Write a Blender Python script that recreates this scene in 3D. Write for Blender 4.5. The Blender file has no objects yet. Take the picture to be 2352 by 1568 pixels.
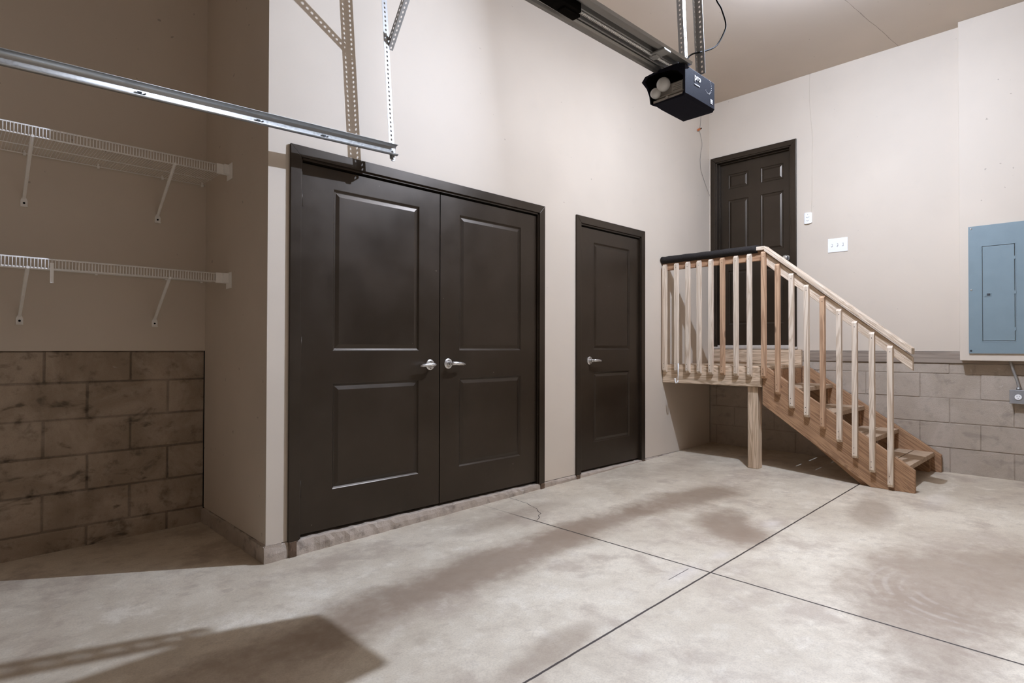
import bpy, bmesh, math, random
from mathutils import Vector, Matrix
random.seed(7)
SC = bpy.context.scene
COL = SC.collection
S = 0.0209                      # the slab falls towards the garage door
def fz(x): return S * x
XR = -4.749                     # arris of the alcove
AD = 1.008                      # depth of the alcove
HC = 3.655                      # ceiling
LAMP = (-2.217, -1.804, 3.45)

# ------------------------------------------------------------------ materials
class NT:
    def __init__(s, name):
        s.m = bpy.data.materials.new(name); s.m.use_nodes = True
        s.t = s.m.node_tree; s.t.nodes.clear()
        s.out = s.n('ShaderNodeOutputMaterial'); s.b = s.n('ShaderNodeBsdfPrincipled')
        s.t.links.new(s.b.outputs[0], s.out.inputs[0])
    def n(s, k, **kw):
        q = s.t.nodes.new(k)
        for a, v in kw.items(): setattr(q, a, v)
        return q
    def put(s, sock, v):
        if hasattr(v, 'is_output') or hasattr(v, 'links'): s.t.links.new(v, sock)
        else:
            if isinstance(v, (tuple, list)) and len(v) == 3 and sock.type == 'RGBA': v = (*v, 1)
            sock.default_value = v
    def math(s, op, a, b=0.0, c=None, clamp=False):
        q = s.n('ShaderNodeMath', operation=op); q.use_clamp = clamp
        s.put(q.inputs[0], a); s.put(q.inputs[1], b)
        if c is not None: s.put(q.inputs[2], c)
        return q.outputs[0]
    def mix(s, f, a, b, bt='MIX'):
        q = s.n('ShaderNodeMix', data_type='RGBA', blend_type=bt)
        s.put(q.inputs['Factor'], f); s.put(q.inputs[6], a); s.put(q.inputs[7], b)
        return q.outputs[2]
    def coord(s, scale=(1, 1, 1), loc=(0, 0, 0), rand=False, rot=(0, 0, 0), pre=0.0):
        c = s.n('ShaderNodeTexCoord'); v = c.outputs['Object']
        if rand:
            oi = s.n('ShaderNodeObjectInfo')
            r = s.math('MULTIPLY', oi.outputs['Random'], 37.0)
            cb = s.n('ShaderNodeCombineXYZ')
            for i in range(3): s.put(cb.inputs[i], r)
            ad = s.n('ShaderNodeVectorMath', operation='ADD'); s.put(ad.inputs[0], v); s.put(ad.inputs[1], cb.outputs[0]); v = ad.outputs[0]
        if pre:
            m0 = s.n('ShaderNodeMapping'); s.put(m0.inputs[0], v); m0.inputs['Rotation'].default_value = (pre, 0, 0); v = m0.outputs[0]
        mp = s.n('ShaderNodeMapping'); s.put(mp.inputs[0], v)
        mp.inputs['Location'].default_value = loc; mp.inputs['Scale'].default_value = scale; mp.inputs['Rotation'].default_value = rot
        return mp.outputs[0]
    def noise(s, v, sc, det=4, rough=.55, dist=0):
        q = s.n('ShaderNodeTexNoise'); s.put(q.inputs['Vector'], v)
        q.inputs['Scale'].default_value = sc; q.inputs['Detail'].default_value = det
        q.inputs['Roughness'].default_value = rough; q.inputs['Distortion'].default_value = dist
        return q.outputs['Fac']
    def ramp(s, f, pts):
        q = s.n('ShaderNodeValToRGB'); s.put(q.inputs[0], f)
        e = q.color_ramp.elements
        while len(e) < len(pts): e.new(.5)
        for i, (p, c) in enumerate(pts):
            e[i].position = p; e[i].color = (*c, 1) if not isinstance(c, (int, float)) else (c, c, c, 1)
        return q.outputs[0]
    def maprange(s, v, a, b, c=0.0, d=1.0, kind='SMOOTHSTEP'):
        q = s.n('ShaderNodeMapRange'); q.interpolation_type = kind
        s.put(q.inputs[0], v); q.inputs[1].default_value = a; q.inputs[2].default_value = b
        q.inputs[3].default_value = c; q.inputs[4].default_value = d
        return q.outputs[0]
    def bump(s, h, st=.3, d=.01):
        q = s.n('ShaderNodeBump'); q.inputs['Strength'].default_value = st; q.inputs['Distance'].default_value = d
        s.put(q.inputs['Height'], h); s.t.links.new(q.outputs[0], s.b.inputs['Normal'])
    def fin(s, col, rough=.5, metal=0.0, spec=.5):
        s.put(s.b.inputs['Base Color'], col); s.put(s.b.inputs['Roughness'], rough)
        s.put(s.b.inputs['Metallic'], metal); s.b.inputs['Specular IOR Level'].default_value = spec
        return s.m

def flat(name, col, rough=.5, metal=0.0, var=.08, sc=30, bump=0.0, spec=.5):
    t = NT(name); v = t.coord()
    n = t.noise(v, sc, 4)
    c = t.mix(t.maprange(n, .3, .7), tuple(x * (1 - var) for x in col), tuple(min(1, x * (1 + var)) for x in col))
    if bump: t.bump(n, bump, .003)
    return t.fin(c, rough, metal, spec)

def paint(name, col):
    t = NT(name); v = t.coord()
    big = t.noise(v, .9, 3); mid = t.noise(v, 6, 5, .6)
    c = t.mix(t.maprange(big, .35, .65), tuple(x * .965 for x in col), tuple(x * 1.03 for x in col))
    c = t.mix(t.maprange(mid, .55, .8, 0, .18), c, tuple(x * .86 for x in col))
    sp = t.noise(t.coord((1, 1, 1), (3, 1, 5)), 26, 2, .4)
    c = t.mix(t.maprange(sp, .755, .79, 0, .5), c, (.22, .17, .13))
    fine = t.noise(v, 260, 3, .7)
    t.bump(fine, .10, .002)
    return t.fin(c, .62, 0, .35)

WALLC = (.63, .545, .445)
M_wall = paint('wall_paint', WALLC)
M_ceil = paint('ceiling_paint', (.56, .475, .39))
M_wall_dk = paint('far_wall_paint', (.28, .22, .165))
M_trimwhite = flat('white_plastic', (.86, .85, .82), .35, 0, .02)
M_door = None
def make_door_paint():
    t = NT('dark_brown_paint'); v = t.coord()
    n = t.noise(v, 2.2, 5, .6); f = t.noise(t.coord((1, 1, .3)), 60, 4, .6)
    c = t.mix(t.maprange(n, .3, .72), (.014, .0095, .0058), (.024, .0165, .0105))
    sp = t.noise(t.coord((1, 1, 1), (7, 2, 1)), 55, 2, .3)
    c = t.mix(t.maprange(sp, .815, .84, 0, .5), c, (.3, .25, .2))
    r = t.maprange(n, .3, .7, .30, .40)
    t.b.inputs['Specular Tint'].default_value = (1, .86, .72, 1)
    t.bump(f, .12, .002)
    return t.fin(c, r, 0, .5)
M_door = make_door_paint()
M_closet_dark = flat('closet_darkness', (.012, .010, .009), .9)  # near-black colour stands in for the darkness inside the closet

def make_wood(name, a, b, c2, axis, ringy=1.0, rough=.62, rand_mix=None, spec=.3, pre=0.0):
    t = NT(name)
    st = [14, 14, 14]; st[axis] = .9
    v = t.coord(tuple(st), rand=True, pre=pre)
    n1 = t.noise(v, 1.1, 3, .5, 1.2)
    ringv = t.math('FRACT', t.math('MULTIPLY', n1, 7.0 * ringy))
    ring = t.maprange(t.math('ABSOLUTE', t.math('SUBTRACT', ringv, .5)), .08, .5)
    st2 = [120, 120, 120]; st2[axis] = 3
    fib = t.noise(t.coord(tuple(st2), rand=True, pre=pre), 1.0, 3, .6)
    col = t.mix(t.math('MULTIPLY', ring, .95), a, tuple(x * .86 for x in b))
    col = t.mix(t.maprange(fib, .35, .75, 0, .45), col, c2)
    sk = [5, 5, 5]; sk[axis] = 2.2
    kn = t.n('ShaderNodeTexVoronoi'); t.put(kn.inputs['Vector'], t.coord(tuple(sk), rand=True, pre=pre)); kn.inputs['Scale'].default_value = 1.0
    col = t.mix(t.maprange(kn.outputs['Distance'], .045, .10, .75, 0), col, tuple(x * .3 for x in b))
    if rand_mix:
        oi = t.n('ShaderNodeObjectInfo')
        r = t.math('FRACT', t.math('MULTIPLY', oi.outputs['Random'], 5.77))
        col = t.mix(t.maprange(r, .52, .62, 0, .8), col, t.mix(.55, col, rand_mix))
    t.bump(t.math('ADD', ring, fib), .18, .002)
    return t.fin(col, rough, 0, spec)
PA, PB, PC = (.76, .64, .51), (.60, .46, .33), (.66, .55, .43)
M_pale_z = make_wood('pale_pine_upright', PA, PB, PC, 2, .8)
M_tan_z = make_wood('tan_pine_upright', (.56, .36, .22), (.40, .23, .13), (.50, .34, .22), 2, .8)
M_pale_y = make_wood('pale_pine_lengthwise', (.78, .65, .51), (.52, .37, .24), PC, 1, 1.4)
M_tan_y = make_wood('tan_pine_rail', (.46, .27, .15), (.34, .18, .10), (.40, .25, .15), 1, .8)
M_tr_y = make_wood('treated_lumber_lengthwise', (.43, .255, .14), (.28, .15, .08), (.36, .22, .125), 1, 1.2)
M_tr_s = make_wood('treated_lumber_sloping', (.43, .255, .14), (.28, .15, .08), (.36, .22, .125), 1, 1.2, pre=-math.radians(34))
M_pale_s = make_wood('pale_pine_sloping', (.78, .65, .51), (.52, .37, .24), PC, 1, 1.6, pre=-math.radians(39))
M_deck_y = make_wood('weathered_treated_board', (.72, .56, .40), (.42, .29, .18), (.60, .47, .34), 1, 1.2)
M_deck_z = make_wood('weathered_treated_post', (.72, .56, .40), (.46, .32, .20), (.60, .47, .34), 2, .7)
M_plate = make_wood('grey_sill_plate', (.33, .27, .215), (.26, .205, .16), (.29, .24, .195), 1, .6)
M_plate_dk = make_wood('dark_wood_stub', (.15, .095, .06), (.10, .06, .035), (.13, .085, .055), 1, .6)
M_tread = make_wood('stair_tread_board', (.52, .38, .255), (.36, .24, .15), (.45, .34, .25), 1, .9)

def make_galv(name, col=(.55, .55, .54), rough=.38, metal=.85):
    t = NT(name); v = t.coord()
    n = t.noise(v, 90, 3)
    c = t.mix(n, tuple(x * .82 for x in col), tuple(min(1, x * 1.12) for x in col))
    return t.fin(c, t.maprange(n, .3, .7, rough - .06, rough + .08), metal, .5)
M_galv = make_galv('galvanised_steel', (.42, .415, .40), .5, .7)
M_track = make_galv('galvanised_track', (.42, .41, .385), .42, .85)
M_nickel = make_galv('satin_nickel', (.72, .70, .67), .30, .9)
M_wire = flat('white_coated_wire', (.90, .86, .80), .35, 0, .02)
M_foam = flat('charcoal_foam', (.030, .026, .024), .9, 0, .3, 160, .5, .1)
M_navy = flat('navy_plastic', (.017, .0165, .0235), .7, 0, .08, 120, .12, .03)
M_black = flat('black_rubber', (.008, .007, .006), .8, 0, .08, 30, 0, .02)
M_grey = flat('grey_plastic', (.22, .20, .18), .5)
M_tray = flat('pale_grey_tray', (.50, .46, .41), .5)
M_label = flat('cream_label', (.42, .39, .34), .6)
M_bulb = flat('frosted_bulb', (.72, .70, .66), .25, 0, .02)
M_white = flat('white_print', (.8, .79, .78), .5, 0, .01)
M_panel = flat('blue_grey_enamel', (.20, .262, .285), .42, 0, .03, 9)
M_panel_dk = flat('dark_latch', (.03, .035, .04), .4)
M_orange = flat('orange_wire_nut', (.55, .16, .05), .5)
M_whiteplate = flat('white_switch_plate', (.93, .93, .92), .3, 0, .01)
M_sill = flat('aluminium_threshold', (.60, .55, .49), .4, .3, .05)

# concrete floor -------------------------------------------------------------
def make_floor():
    t = NT('concrete_floor')
    tc = t.n('ShaderNodeTexCoord'); P = tc.outputs['Object']
    sp = t.n('ShaderNodeSeparateXYZ'); t.put(sp.inputs[0], P); X, Y = sp.outputs[0], sp.outputs[1]
    v = t.coord()
    n1 = t.noise(v, .9, 6, .62, .2); n2 = t.noise(v, 2.6, 7, .66, .15); n3 = t.noise(t.coord((1, 1.6, 1), (5, 3, 0)), 11, 5, .6)
    fine = t.noise(v, 140, 4, .75)
    c = t.mix(t.maprange(n1, .32, .68), (.53, .45, .34), (.73, .645, .51))
    c = t.mix(t.maprange(n2, .50, .66, 0, .75), c, (.42, .34, .262))
    c = t.mix(t.maprange(n2, .30, .45, .75, 0), c, (.83, .755, .625))
    n4 = t.noise(t.coord((1, 1, 1), (2, 9, 0), rot=(0, 0, .5)), 8.5, 6, .68, .2)
    c = t.mix(t.maprange(n4, .50, .70, 0, .34), c, (.36, .285, .215))
    c = t.mix(t.maprange(n4, .32, .48, .28, 0), c, (.81, .745, .62))
    c = t.mix(t.maprange(n3, .56, .74, 0, .30), c, (.34, .27, .205))
    c = t.mix(t.maprange(fine, .4, .7, 0, .32), c, (.30, .24, .185))
    # dirt patches: (x, y, rx, ry, angle, strength)
    wob = t.math('MULTIPLY', t.math('SUBTRACT', t.noise(v, 2.6, 5, .6), .5), 1.5)
    wob2 = t.math('MULTIPLY', t.math('SUBTRACT', t.noise(v, 14, 3, .6), .5), .5)
    wob = t.math('ADD', wob, wob2)
    for (cx, cy, rx, ry, ang, st) in [(-4.0, -.86, 1.5, .23, .03, .66), (-2.95, -.86, .7, .13, -.12, .5), (-2.62, -1.62, .30, .12, .3, .55), (-2.15, -.95, .75, .22, -.2, .62), (-2.55, -1.42, .42, .22, .5, .66),
                                      (-2.55, -2.55, .95, .45, -.15, .58), (-3.2, -2.55, .55, .3, .3, .42), (-4.35, -1.62, .42, .085, .05, .40),
                                      (-1.6, -1.95, .5, .14, .2, .45), (-3.3, -.35, .6, .12, 0, .25), (-5.3, -1.0, .5, .25, .2, .35),
                                      (-2.0, -3.1, .8, .3, .0, .35), (-3.9, -2.75, .5, .25, .2, .35), (-1.2, -.35, .5, .12, 0, .25)]:
        ca, sa = math.cos(ang), math.sin(ang)
        dx = t.math('SUBTRACT', X, cx); dy = t.math('SUBTRACT', Y, cy)
        u = t.math('DIVIDE', t.math('ADD', t.math('MULTIPLY', dx, ca), t.math('MULTIPLY', dy, sa)), rx)
        w = t.math('DIVIDE', t.math('SUBTRACT', t.math('MULTIPLY', dy, ca), t.math('MULTIPLY', dx, sa)), ry)
        d = t.math('SQRT', t.math('ADD', t.math('MULTIPLY', u, u), t.math('MULTIPLY', w, w)))
        d = t.math('ADD', d, wob)
        c = t.mix(t.maprange(d, .35, 1.2, min(.9, st * 1.3), 0), c, (.25, .18, .125))
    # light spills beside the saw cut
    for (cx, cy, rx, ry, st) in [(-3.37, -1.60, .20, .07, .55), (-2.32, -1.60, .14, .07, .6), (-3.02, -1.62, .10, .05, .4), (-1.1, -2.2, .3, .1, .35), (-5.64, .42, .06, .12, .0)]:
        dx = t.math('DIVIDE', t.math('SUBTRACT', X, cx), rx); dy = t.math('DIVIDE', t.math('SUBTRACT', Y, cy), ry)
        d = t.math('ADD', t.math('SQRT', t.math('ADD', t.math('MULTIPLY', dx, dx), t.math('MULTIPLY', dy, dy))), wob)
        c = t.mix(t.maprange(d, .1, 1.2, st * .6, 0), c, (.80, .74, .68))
    # round drip marks
    vo = t.n('ShaderNodeTexVoronoi'); t.put(vo.inputs['Vector'], t.coord((1, 1, 0))); vo.inputs['Scale'].default_value = 3.6
    rnd = t.n('ShaderNodeSeparateColor'); t.put(rnd.inputs[0], vo.outputs['Color'])
    rad = t.maprange(rnd.outputs[0], .45, 1.0, 0.0, .085, 'LINEAR')
    drip = t.math('LESS_THAN', vo.outputs['Distance'], rad)
    c = t.mix(t.math('MULTIPLY', drip, .32), c, (.33, .26, .20))
    # swirled tyre arcs
    ax, ay = t.math('SUBTRACT', X, -2.75), t.math('SUBTRACT', Y, -2.62)
    r = t.math('SQRT', t.math('ADD', t.math('MULTIPLY', ax, ax), t.math('MULTIPLY', ay, ay)))
    arcs = t.math('SINE', t.math('MULTIPLY', r, 105.0))
    am = t.math('MULTIPLY', t.maprange(r, .12, .2), t.maprange(r, .34, .46, 1, 0))
    am = t.math('MULTIPLY', am, t.maprange(t.math('SUBTRACT', t.math('MULTIPLY', ay, 1.0), t.math('MULTIPLY', ax, .9)), .12, .3))
    c = t.mix(t.math('MULTIPLY', t.math('MULTIPLY', t.maprange(arcs, -.2, 1.0), t.math('MULTIPLY', am, t.maprange(n3, .42, .58))), .16), c, (.74, .67, .60))
    # saw cuts and the crack, dirt filled
    jit = t.math('MULTIPLY', t.math('SUBTRACT', t.noise(t.coord((9, 9, 1)), 2, 2), .5), .004)
    j1 = t.math('ABSOLUTE', t.math('ADD', t.math('SUBTRACT', X, -3.274), jit))
    j1m = t.math('MULTIPLY', t.maprange(j1, .0036, .0064, 1, 0), t.maprange(Y, -.16, -.55, .25, 1))
    j2 = t.math('ABSOLUTE', t.math('ADD', t.math('SUBTRACT', Y, -1.690), jit))
    j2m = t.maprange(j2, .0036, .0060, 1, 0)
    j3 = t.math('ABSOLUTE', t.math('ADD', t.math('SUBTRACT', Y, -1.591), jit))
    j3m = t.math('MULTIPLY', t.maprange(j3, .0015, .0035, .8, 0), t.math('MULTIPLY', t.maprange(X, -3.50, -3.48), t.maprange(X, -3.31, -3.30, 1, 0)))
    cut = t.math('MAXIMUM', t.math('MAXIMUM', j1m, j2m), j3m)
    CR = [(-3.015, .02), (-3.018, -.10), (-3.03, -.17), (-3.024, -.20), (-3.05, -.25), (-3.075, -.34), (-3.12, -.40), (-3.138, -.44), (-3.18, -.455), (-3.205, -.49), (-3.262, -.52)]
    crk = None
    for (ax_, ay_), (bx_, by_) in zip(CR, CR[1:]):
        L = math.hypot(bx_ - ax_, by_ - ay_); ux, uy = (bx_ - ax_) / L, (by_ - ay_) / L
        dx = t.math('SUBTRACT', X, ax_); dy = t.math('SUBTRACT', Y, ay_)
        al = t.math('ADD', t.math('MULTIPLY', dx, ux), t.math('MULTIPLY', dy, uy))
        cl = t.math('MINIMUM', t.math('MAXIMUM', al, 0.0), L)
        px = t.math('SUBTRACT', dx, t.math('MULTIPLY', cl, ux)); py = t.math('SUBTRACT', dy, t.math('MULTIPLY', cl, uy))
        d = t.math('SQRT', t.math('ADD', t.math('MULTIPLY', px, px), t.math('MULTIPLY', py, py)))
        crk = d if crk is None else t.math('MINIMUM', crk, d)
    crk = t.maprange(t.math('ADD', crk, t.math('MULTIPLY', t.math('SUBTRACT', t.noise(v, 70, 2), .5), .008)), .0012, .0032, 1, 0)
    cut = t.math('MAXIMUM', cut, crk)
    c = t.mix(cut, c, (.045, .032, .024))
    h = t.math('SUBTRACT', t.math('ADD', t.math('MULTIPLY', n3, .5), t.math('MULTIPLY', fine, .25)), t.math('MULTIPLY', cut, 1.5))
    t.bump(h, .22, .006)
    return t.fin(c, t.maprange(n2, .3, .7, .42, .62), 0, .4)
M_floor = make_floor()

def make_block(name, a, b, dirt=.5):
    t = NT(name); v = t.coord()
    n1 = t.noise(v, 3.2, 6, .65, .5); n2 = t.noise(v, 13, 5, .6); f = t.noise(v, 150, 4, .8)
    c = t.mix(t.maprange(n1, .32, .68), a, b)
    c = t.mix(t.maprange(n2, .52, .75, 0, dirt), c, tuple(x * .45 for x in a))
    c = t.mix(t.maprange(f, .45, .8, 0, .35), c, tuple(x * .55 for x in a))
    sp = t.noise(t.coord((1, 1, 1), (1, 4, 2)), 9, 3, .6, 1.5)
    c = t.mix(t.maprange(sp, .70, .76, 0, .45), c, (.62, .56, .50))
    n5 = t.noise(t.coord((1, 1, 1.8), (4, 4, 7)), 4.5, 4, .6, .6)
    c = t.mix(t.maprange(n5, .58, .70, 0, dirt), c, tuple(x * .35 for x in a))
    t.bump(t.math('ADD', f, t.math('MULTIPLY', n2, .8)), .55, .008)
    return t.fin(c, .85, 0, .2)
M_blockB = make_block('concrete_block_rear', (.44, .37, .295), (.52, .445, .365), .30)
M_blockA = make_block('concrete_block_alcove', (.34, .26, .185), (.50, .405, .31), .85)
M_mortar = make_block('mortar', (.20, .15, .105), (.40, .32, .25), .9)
M_mortarB = make_block('mortar_rear', (.36, .295, .23), (.44, .365, .295), .4)
M_curb = make_block('concrete_kerb', (.45, .37, .295), (.56, .475, .395), .75)

# ------------------------------------------------------------------ geometry helpers
class MB:
    def __init__(s): s.bm = bmesh.new()
    def poly(s, pts, mat=0):
        f = s.bm.faces.new([s.bm.verts.new(p) for p in pts]); f.material_index = mat; return f
    def box(s, x0, x1, y0, y1, z0, z1, mat=0):
        r = bmesh.ops.create_cube(s.bm, size=1)
        for v in r['verts']:
            v.co = ((x0 + x1) / 2 + v.co.x * (x1 - x0), (y0 + y1) / 2 + v.co.y * (y1 - y0), (z0 + z1) / 2 + v.co.z * (z1 - z0))
        for f in set(f for v in r['verts'] for f in v.link_faces): f.material_index = mat
        return r['verts']
    def prism(s, pts, d, mat=0):
        """pts: closed 3-D outline, extruded by vector d"""
        d = Vector(d); a = [s.bm.verts.new(p) for p in pts]; b = [s.bm.verts.new(Vector(p) + d) for p in pts]
        n = len(pts); fs = [s.bm.faces.new(a), s.bm.faces.new(list(reversed(b)))]
        for i in range(n): fs.append(s.bm.faces.new([a[i], b[i], b[(i + 1) % n], a[(i + 1) % n]]))
        for f in fs: f.material_index = mat
    def tube(s, pts, r, seg=8, mat=0, closed_ends=True):
        pts = [Vector(p) for p in pts]; rings = []
        up = None
        for i, p in enumerate(pts):
            t = (pts[min(i + 1, len(pts) - 1)] - pts[max(i - 1, 0)]).normalized()
            if up is None:
                up = Vector((0, 0, 1)) if abs(t.z) < .9 else Vector((1, 0, 0))
            a = t.cross(up).normalized(); b = a.cross(t).normalized(); up = b
            rr = r[i] if isinstance(r, (list, tuple)) else r
            rings.append([s.bm.verts.new(p + (a * math.cos(2 * math.pi * k / seg) + b * math.sin(2 * math.pi * k / seg)) * rr) for k in range(seg)])
        for A, B in zip(rings, rings[1:]):
            for k in range(seg):
                f = s.bm.faces.new([A[k], A[(k + 1) % seg], B[(k + 1) % seg], B[k]]); f.smooth = seg > 5; f.material_index = mat
        if closed_ends:
            for R in (rings[0], rings[-1]):
                f = s.bm.faces.new(R); f.material_index = mat
    def sphere(s, c, r, mat=0, sc=(1, 1, 1)):
        q = bmesh.ops.create_uvsphere(s.bm, u_segments=20, v_segments=12, radius=r)
        for v in q['verts']: v.co = Vector((v.co.x * sc[0], v.co.y * sc[1], v.co.z * sc[2])) + Vector(c)
        for f in set(f for v in q['verts'] for f in v.link_faces): f.smooth = True; f.material_index = mat
    def build(s, name, mat, parent=None, bevel=0, seg=2, smooth=False, solid=0):
        bmesh.ops.recalc_face_normals(s.bm, faces=s.bm.faces)
        base = Vector((0, 0, 0)); q = parent
        while q is not None: base += Vector(q.location); q = q.parent
        for v in s.bm.verts: v.co -= base
        me = bpy.data.meshes.new(name); s.bm.to_mesh(me); s.bm.free()
        for m in (mat if isinstance(mat, (list, tuple)) else [mat]): me.materials.append(m)
        o = bpy.data.objects.new(name, me); COL.objects.link(o); o.parent = parent
        if smooth:
            for p in me.polygons: p.use_smooth = True
        if solid:
            md = o.modifiers.new('solid', 'SOLIDIFY'); md.thickness = solid; md.offset = 0
        if bevel:
            md = o.modifiers.new('bevel', 'BEVEL'); md.width = bevel; md.segments = seg; md.limit_method = 'ANGLE'; md.angle_limit = math.radians(40)
        return o

def thing(name, loc, label, cat, group=None):
    o = bpy.data.objects.new(name, None); o.location = loc; COL.objects.link(o); o.empty_display_size = .05
    o['label'] = label; o['category'] = cat
    if group: o['group'] = group
    return o
def tag(o, label=None, cat=None, group=None, kind=None):
    if label: o['label'] = label
    if cat: o['category'] = cat
    if group: o['group'] = group
    if kind: o['kind'] = kind
    return o
def struct(mb, name, mat, label, cat='wall', **kw):
    return tag(mb.build(name, mat, **kw), label, cat, kind='structure')
def sempty(name, loc, label, cat):
    return tag(thing(name, loc, label, cat), kind='structure')

# ------------------------------------------------------------------ the room
m = MB()
xa, xb = -8.3, .3
for (x0, x1, y0, y1) in [(xa, xb, -5.9, 1.3)]:
    m.prism([(x0, y0, fz(x0)), (x1, y0, fz(x1)), (x1, y0, fz(x1) - .15), (x0, y0, fz(x0) - .15)], (0, y1 - y0, 0))
struct(m, 'floor', M_floor, 'stained grey concrete garage floor with saw-cut joints', 'floor')

D1, D2, DT = -4.578, -2.698, 2.048      # double doorway
E1, E2 = -2.203, -1.326                 # single doorway
m = MB()                                # drywall beside, between and over the doorways
m.box(XR, D1, 0, .11, -.010, HC); m.box(D2, E1, 0, .11, -.010, HC); m.box(E2, 0.0, 0, .11, -.010, HC)
m.box(D1, D2, 0, .11, DT, HC); m.box(E1, E2, 0, .11, DT, HC)
struct(m, 'wall_back', M_wall, 'pale painted drywall wall with the closet doors')
m = MB(); m.box(XR, XR + .10, .11, AD, -.006, HC)
struct(m, 'wall_return', M_wall, 'painted side wall of the shelf alcove')
m = MB(); m.box(xa, XR + .1, AD, AD + .09, .994, HC); m.box(xa, XR, AD + .02, AD + .09, -.2, .994)
struct(m, 'wall_alcove', M_wall, 'painted drywall above the block base in the alcove')
m = MB(); m.box(D1 - .1, E2 + .1, .45, .5, -.15, 2.3); m.box(D1 - .1, E2 + .1, .11, .45, 2.25, 2.3); m.box(D1 - .12, D1 - .1, .12, .45, -.15, 2.3); m.box(E2 + .1, E2 + .12, .12, .45, -.15, 2.3)
struct(m, 'wall_closet', M_closet_dark, 'closet lining coloured near black for the darkness behind the closed doors')

# rear wall: block base, sill plate, drywall with the entry doorway
RY0, RY1, RZ0, RZ1 = -.876, -.052, 1.030, 3.030
m = MB()
m.box(0, .14, RY1, .11, .998, HC); m.box(0, .14, -5.9, RY0, .998, HC); m.box(0, .14, RY0, RY1, RZ1, HC)
m.box(.02, .14, -5.9, .11, -.05, .998)
struct(m, 'wall_rear', M_wall, 'pale painted drywall wall with the raised entry door')
m = MB(); m.box(-.095, -.0005, -5.9, -2.19, .925, HC)
struct(m, 'wall_chase', M_wall, 'boxed-out painted wall section carrying the breaker panel', bevel=.003)
m = MB(); m.box(-.004, .03, -5.9, -.93, .900, .995)
struct(m, 'trim_1', M_plate, 'grey wooden sill plate on top of the block base', 'trim', bevel=.004)
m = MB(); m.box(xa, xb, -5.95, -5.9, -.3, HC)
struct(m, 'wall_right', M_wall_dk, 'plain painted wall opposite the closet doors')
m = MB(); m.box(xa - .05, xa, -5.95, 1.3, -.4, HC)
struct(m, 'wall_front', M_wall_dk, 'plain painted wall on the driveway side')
m = MB(); m.box(xa - .05, xb, -5.95, 1.3, HC, HC + .1)
struct(m, 'ceiling', M_ceil, 'smooth painted garage ceiling', 'ceiling')
m = MB(); rs = random.Random(3)
pp = [(-4.2 + i * .1, -1.35 - .098 * (i * .1) + rs.uniform(-.003, .003)) for i in range(43)]
for (ax, ay), (bx, by) in zip(pp, pp[1:]):
    if rs.random() < .8: m.poly([(ax, ay, HC - .0006), (bx, by, HC - .0006), (bx, by + rs.uniform(.002, .005), HC - .0006), (ax, ay + rs.uniform(.002, .005), HC - .0006)])
struct(m, 'trim_5', M_plate, 'fine hairline crack along a ceiling drywall joint', 'crack')

# block courses: every block a bevelled body in one wall mesh
def blocks(name, mat, mortar, axis, front, lo, hi, courses, label, jA, jB, gap=.010, rough=.0025):
    rs = random.Random(len(name)); m = MB()
    for z0, z1, ph in courses:
        j = jA if ph == 'A' else jB
        k0 = math.floor((lo - j) / .4064)
        a = j + k0 * .4064
        while a < hi:
            s0, s1 = max(a + gap / 2, lo), min(a + .4064 - gap / 2, hi)
            if s1 - s0 > .02:
                o = rs.uniform(-rough, rough)
                e = [rs.uniform(-.0015, .0015) for _ in range(4)]
                if axis == 'y': m.box(front + o, front + .04, s0 + e[0], s1 + e[1], z0 + gap / 2 + e[2], z1 - gap / 2 + e[3])
                else: m.box(s0 + e[0], s1 + e[1], front + o, front + .04, z0 + gap / 2 + e[2], z1 - gap / 2 + e[3])
            a += .4064
    if axis == 'y': m.box(front + .0035, front + .045, lo, hi, courses[0][0], courses[-1][1], 1)
    else: m.box(lo, hi, front + .006, front + .045, courses[0][0], courses[-1][1], 1)
    return struct(m, name, [mat, mortar], label, bevel=.003 if axis == 'y' else .006)
blocks('wall_rear_base', M_blockB, M_mortarB, 'y', .008, -5.9, .0, [(-.02, .2032, 'B'), (.2032, .4064, 'A'), (.4064, .6096, 'B'), (.6096, .8128, 'A'), (.8128, .900, 'B')],
       'painted concrete block base of the wall behind the stairs', -2.307, -2.105, .007)
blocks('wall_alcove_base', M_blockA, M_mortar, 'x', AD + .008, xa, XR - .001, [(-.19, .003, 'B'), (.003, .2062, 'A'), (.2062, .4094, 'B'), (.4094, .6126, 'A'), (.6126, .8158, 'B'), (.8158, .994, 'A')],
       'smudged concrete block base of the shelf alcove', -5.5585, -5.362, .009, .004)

# rough concrete kerb under the drywall
def kerb(name, x0, x1, yf, label):
    rs = random.Random(11); m = MB(); n = int((x1 - x0) / .03)
    prev = None
    for i in range(n + 1):
        x = x0 + (x1 - x0) * i / n
        top = -.013 + rs.uniform(-.004, .002); zb = fz(x) - .02
        y1 = yf + rs.uniform(-.003, .003); y2 = yf - .004 + rs.uniform(-.003, .003)
        mid = (top + fz(x)) / 2
        ring = [m.bm.verts.new(p) for p in [(x, .16, top), (x, y1 + .006, top), (x, y1, top - .006), (x, y2 + rs.uniform(-.003, .002), min(mid, top - .008)), (x, y2, min(zb, top - .01)), (x, .16, min(zb, top - .01))]]
        if prev:
            for k in range(6): m.bm.faces.new([prev[k], prev[(k + 1) % 6], ring[(k + 1) % 6], ring[k]])
        else: m.bm.faces.new(ring)
        prev = ring
    m.bm.faces.new(prev)
    return struct(m, name, M_curb, label, 'kerb')
kerb('baseboard_back', XR - .012, -.75, -.008, 'chipped concrete kerb under the closet door wall')
m = MB(); rs = random.Random(5); prev = None
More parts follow.
